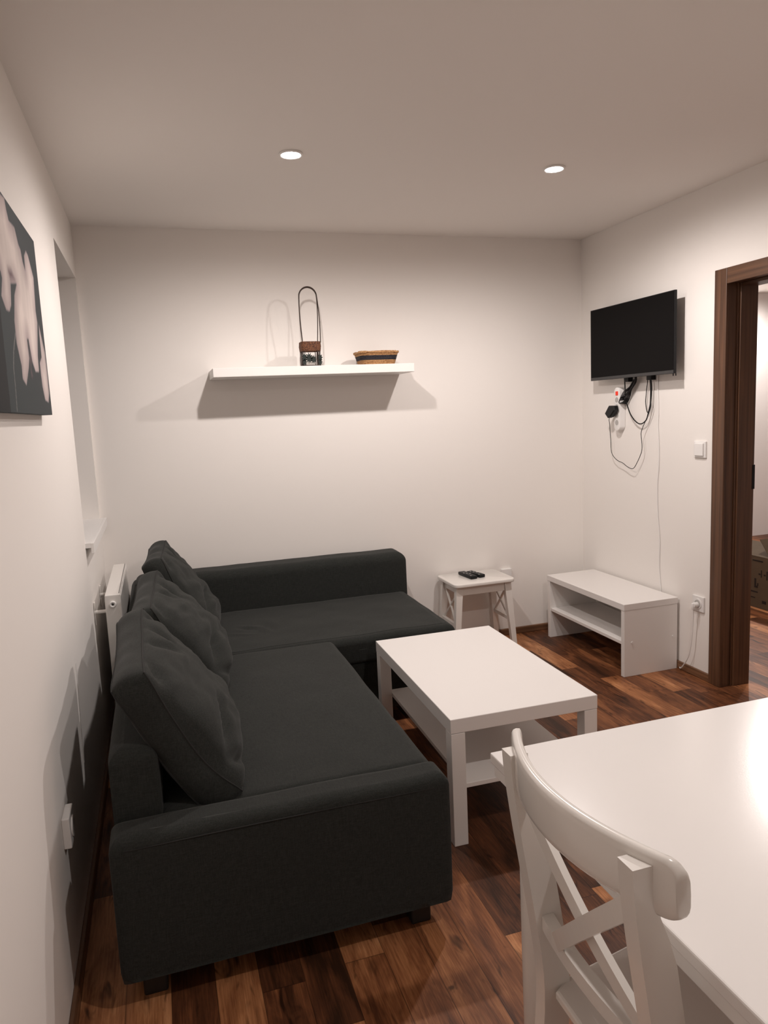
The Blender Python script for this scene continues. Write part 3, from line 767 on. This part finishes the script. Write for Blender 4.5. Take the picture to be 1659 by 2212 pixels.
for j in range(NZ+1):
    rowv = []
    for i in range(NY+1):
        y = PY0+(PY1-PY0)*i/NY; z = PZ0+(PZ1-PZ0)*j/NZ
        rowv.append(bm.verts.new((.0290, y, z)))
        p_ = (y, z)
        k = (y+2.62)/.9
        col = [0.036+.008*k, 0.050, 0.054]
        if y < -2.36+(z-1.5)*.05 and z < 1.72: col = [0.010, 0.012, 0.014]
        if min(dseg(p_, STEM[q], STEM[q+1]) for q in range(4)) < .004: col = [0.16, 0.16, 0.16]
        for poly in (A_, C_):
            if inside(p_, poly):
                d = dpoly(p_, poly); f = min(1, d/.06)
                nn = noise.noise(Vector((y*9, z*4, 3)))*.5+noise.noise(Vector((y*30, z*10, 1)))*.25
                base = Vector((0.44, 0.36, 0.36)).lerp(Vector((0.72, 0.63, 0.59)), f)
                base = base*(1+nn*.45)
                m_ = min(1, d/.005); base = Vector((.12, .12, .13)).lerp(base, m_)
                col = list(base)
        for poly in LIPS:
            if inside(p_, poly):
                d = min(1, dpoly(p_, poly)/.022); col = list(Vector(col).lerp(Vector((.17, .11, .125)), d))
        cols.append(col)
    gridv.append(rowv)
for j in range(NZ):
    for i in range(NY):
        bm.faces.new((gridv[j][i], gridv[j][i+1], gridv[j+1][i+1], gridv[j+1][i]))
mp_ = bpy.data.materials.new('printed orchids'); mp_.use_nodes = True
nt = mp_.node_tree; at_ = nt.nodes.new('ShaderNodeVertexColor'); at_.layer_name = 'print'
nt.links.new(at_.outputs['Color'], nt.nodes['Principled BSDF'].inputs['Base Color']); nt.nodes['Principled BSDF'].inputs['Roughness'].default_value = .7
nt.nodes['Principled BSDF'].inputs['Specular IOR Level'].default_value = .2
pr_ = obj('printed_canvas', bm, mp_, pic)
ca = pr_.data.color_attributes.new('print', 'FLOAT_COLOR', 'POINT')
for i, c_ in enumerate(cols): ca.data[i].color = (*c_, 1)

# ------------------------------------------------------------------ dining table
DX0, DX1, DY0, DY1 = 0.925, 2.125, -3.575, -2.790
dt = thing('dining_table', 'large white dining table in the foreground with the chair at it', 'dining table', ((DX0+DX1)/2, (DY0+DY1)/2, 0))
part('table_top', M_lamtop, dt, DX0, DX1, DY0, DY1, .728, .750, bev=.003)
part('extension_leaf', M_lam, dt, DX0+.006, DX1-.006, DY0+.006, DY1-.006, .700, .7265, bev=.003)
bm = B()
for b in ((DX0+.075, DX0+.093, DY0+.06, DY1-.06), (DX1-.093, DX1-.075, DY0+.06, DY1-.06), (DX0+.093, DX1-.093, DY1-.075, DY1-.057), (DX0+.093, DX1-.093, DY0+.057, DY0+.075)):
    box(bm, *b, .625, .699)
obj('apron', bm, M_lam, dt)
for (x, y) in ((.984, -2.86), (DX1-.06, -2.86), (.984, -3.505), (DX1-.06, -3.505)):
    bm = B()
    lathe(bm, [(.020, 0), (.0255, .05), (.0275, .30), (.0285, .525), (.027, .540), (.021, .550), (.013, .555), (.013, .558), (.023, .564), (.027, .578), (.024, .595), (.027, .61), (.027, .699)], x, y, 32)
    obj('leg', bm, M_lacq, dt, True, angle=60)

# ------------------------------------------------------------------ dining chair
ch = thing('dining_chair', 'white wooden dining chair with curved cross back, pushed up to the table', 'chair', (1.08, -3.22, 0))
YC = -3.221
def xback(z):        # x of the rear face of the posts
    P_ = [(0.0, .800), (.25, .870), (.45, .888), (.55, .875), (.70, .852), (.80, .836), (.90, .825)]
    for (z0, x0), (z1, x1) in zip(P_, P_[1:]):
        if z <= z1: return x0+(x1-x0)*(z-z0)/(z1-z0)
    return P_[-1][1]
for s in (-1, 1):
    bm = B(); pts = []
    for i in range(25):
        z = .893*i/24
        xs = sum(xback(max(0, min(.893, z+d))) for d in (-.06, -.03, 0, .03, .06))/5
        pts.append((xs+.025, YC+s*.160, z))
    sweep_box(bm, pts, .031, .050)
    for v in bm.verts:
        if v.co.z > .76:
            k_ = min(1, (v.co.z-.76)/.07); xr_ = xback(min(.893, v.co.z))
            if v.co.x > xr_+.02: v.co.x -= .018*k_
    obj('back_post', bm, M_lacq, ch, True, angle=30)
# top rail: bowed, rounded
def bowx(y): return .058*((y-YC-.011)/.212)**2
bm = B(); rings = []
NS = 64
for i in range(NS+1):
    y = YC+.011-.212*math.cos(PI*i/NS)
    xr = .8125+bowx(y)
    rad = .020
    dd = .212-abs(y-YC-.011)
    cut = rad-math.sqrt(max(0, rad*rad-(rad-min(dd, rad))**2))
    z0, z1 = .824+cut*.6, .907-cut
    prof_ = []
    th = .022; n_ = 16
    for k in range(n_):
        a = 2*PI*k/n_
        ca_, sa_ = math.cos(a), math.sin(a)
        px = th/2*(abs(ca_)**.6)*(1 if ca_ > 0 else -1)
        zc_ = (z0+z1)/2; hz_ = max(.002, (z1-z0)/2)
        pz = hz_*(abs(sa_)**.45)*(1 if sa_ > 0 else -1)
        lean_ = -(pz)*.03
        prof_.append(bm.verts.new((xr+th/2+px+lean_, y, zc_+pz)))
    rings.append(prof_)
for a, b in zip(rings, rings[1:]):
    for k in range(16): bm.faces.new((a[k], a[(k+1) % 16], b[(k+1) % 16], b[k]))
bm.faces.new(rings[0]); bm.faces.new(list(reversed(rings[-1])))
obj('top_rail', bm, M_lacq, ch, True, angle=50)
# cross slats
def slat(bm, y0, z0, y1, z1, w, th, xo):
    N = 14; rg = []
    d = Vector((0, y1-y0, z1-z0)).normalized(); nrm = Vector((0, -d.z, d.y))
    for i in range(N+1):
        f = i/N; y = y0+(y1-y0)*f; z = z0+(z1-z0)*f
        x = xback(z)+xo+bowx(y)*.45-.006
        c_ = Vector((x, y, z))
        rg.append([bm.verts.new(c_+nrm*w/2), bm.verts.new(c_+nrm*w/2+Vector((th, 0, 0))), bm.verts.new(c_-nrm*w/2+Vector((th, 0, 0))), bm.verts.new(c_-nrm*w/2)])
    for a, b in zip(rg, rg[1:]):
        for k in range(4): bm.faces.new((a[k], a[(k+1) % 4], b[(k+1) % 4], b[k]))
    bm.faces.new(list(reversed(rg[0]))); bm.faces.new(rg[-1])
bm = B(); slat(bm, YC-.146, .822, YC+.072, .602, .028, .012, .000); obj('cross_slat', bm, M_lacq, ch)
bm = B(); slat(bm, YC+.140, .822, YC-.146, .590, .028, .012, .0125); obj('cross_slat', bm, M_lacq, ch)
bm = B(); slat(bm, YC+.146, .580, YC-.146, .580, .026, .022, .006); obj('lower_back_rail', bm, M_lacq, ch)
# seat with a slight taper
bm = B(); t = bmesh.new()
pr2 = [(.900, -.135), (.940, -.158), (1.30, -.222), (1.335, -.205), (1.345, 0), (1.335, .205), (1.30, .222), (.940, .158), (.900, .135)]
top = [t.verts.new((x, YC+y, .452)) for x, y in pr2]; bot = [t.verts.new((x, YC+y, .432)) for x, y in pr2]
t.faces.new(top); t.faces.new(list(reversed(bot)))
for i in range(len(pr2)): t.faces.new((top[i], bot[i], bot[(i+1) % len(pr2)], top[(i+1) % len(pr2)]))
bmesh.ops.recalc_face_normals(t, faces=t.faces)
bmesh.ops.bevel(t, geom=[e for e in t.edges if abs(e.verts[0].co.z-e.verts[1].co.z) < .001], offset=.005, segments=2, profile=.5, affect='EDGES')
merge(bm, t); obj('seat', bm, M_lacq, ch)
for s in (-1, 1):
    bm = B(); sweep_box(bm, [(1.292, YC+s*.182, 0), (1.290, YC+s*.180, .25), (1.288, YC+s*.178, .4315)], .032, .036); obj('front_leg', bm, M_lacq, ch)
    bm = B(); box(bm, .93, 1.28, YC+s*.162-.008, YC+s*.162+.008, .375, .4315, bev=.002); obj('side_apron', bm, M_lacq, ch)
    bm = B(); box(bm, .90, 1.28, YC+s*.160-.009, YC+s*.160+.009, .20, .225, bev=.002); obj('side_stretcher', bm, M_lacq, ch)
bm = B(); box(bm, 1.28, 1.298, YC-.165, YC+.165, .375, .4315, bev=.002); obj('front_apron', bm, M_lacq, ch)
bm = B(); box(bm, 1.08, 1.10, YC-.155, YC+.155, .202, .223, bev=.002); obj('cross_stretcher', bm, M_lacq, ch)

# ------------------------------------------------------------------ carton seen through the door
cb_ = thing('cardboard_box', 'printed cardboard box on the floor of the room beyond the door', 'box', (4.38, -.10, 0))
bm = B(); box(bm, 4.18, 4.56, -.300, .06, 0, .36, bev=.002, seg=1); obj('carton', bm, M_card, cb_)
bm = B(); box(bm, 4.183, 4.557, -.3015, -.2995, .035, .315); obj('yellow_print', bm, M_cardy, cb_)
bm = B(); box(bm, 4.183, 4.557, -.3015, -.2995, .315, .358); box(bm, 4.183, 4.557, -.3015, -.2995, .002, .035); obj('pale_print', bm, M_cardw, cb_)
bm = B(); box(bm, 4.1785, 4.1800, -.095, -.084, .05, .355); obj('tape_edge', bm, M_cardw, cb_)
bm = B()
for (a, b, c_, d) in ((-.16, -.25, .325, .335), (-.235, -.243, .22, .27), (-.26, -.275, .235, .245), (-.215, -.232, .235, .245), (-.282, -.292, .21, .27), (-.14, -.15, .145, .20), (-.125, -.14, .165, .18),
                   (-.18, -.195, .14, .205), (-.195, -.21, .14, .155), (-.205, -.215, .155, .175), (-.13, -.21, .105, .115), (-.13, -.19, .065, .072), (-.25, -.285, .04, .06)):
    box(bm, 4.1788, 4.1802, b, a, c_, d)
for (a, c_, d) in ((4.20, .235, .30), (4.235, .20, .215), (4.235, .12, .135), (4.21, .012, .022), (4.28, .2, .3), (4.36, .2, .3)):
    box(bm, a, a+.03, -.3022, -.3008, c_, d)
obj('lettering', bm, M_ink, cb_)
for (nm, M2, bx2) in (('flap', Matrix.Translation((4.18, 0, .36)) @ Matrix.Rotation(-.35, 4, 'Y'), (0, .18, -.298, .055, -.001, .002)),
                 ('flap', Matrix.Translation((0, -.30, .36)) @ Matrix.Rotation(.9, 4, 'X'), (4.19, 4.55, 0, .15, -.001, .002)),
                 ('flap', Matrix.Translation((4.56, 0, .36)) @ Matrix.Rotation(.25, 4, 'Y'), (-.18, 0, -.298, .055, -.001, .002))):
    bm = B(); box(bm, *bx2, M=M2); obj(nm, bm, M_card, cb_)
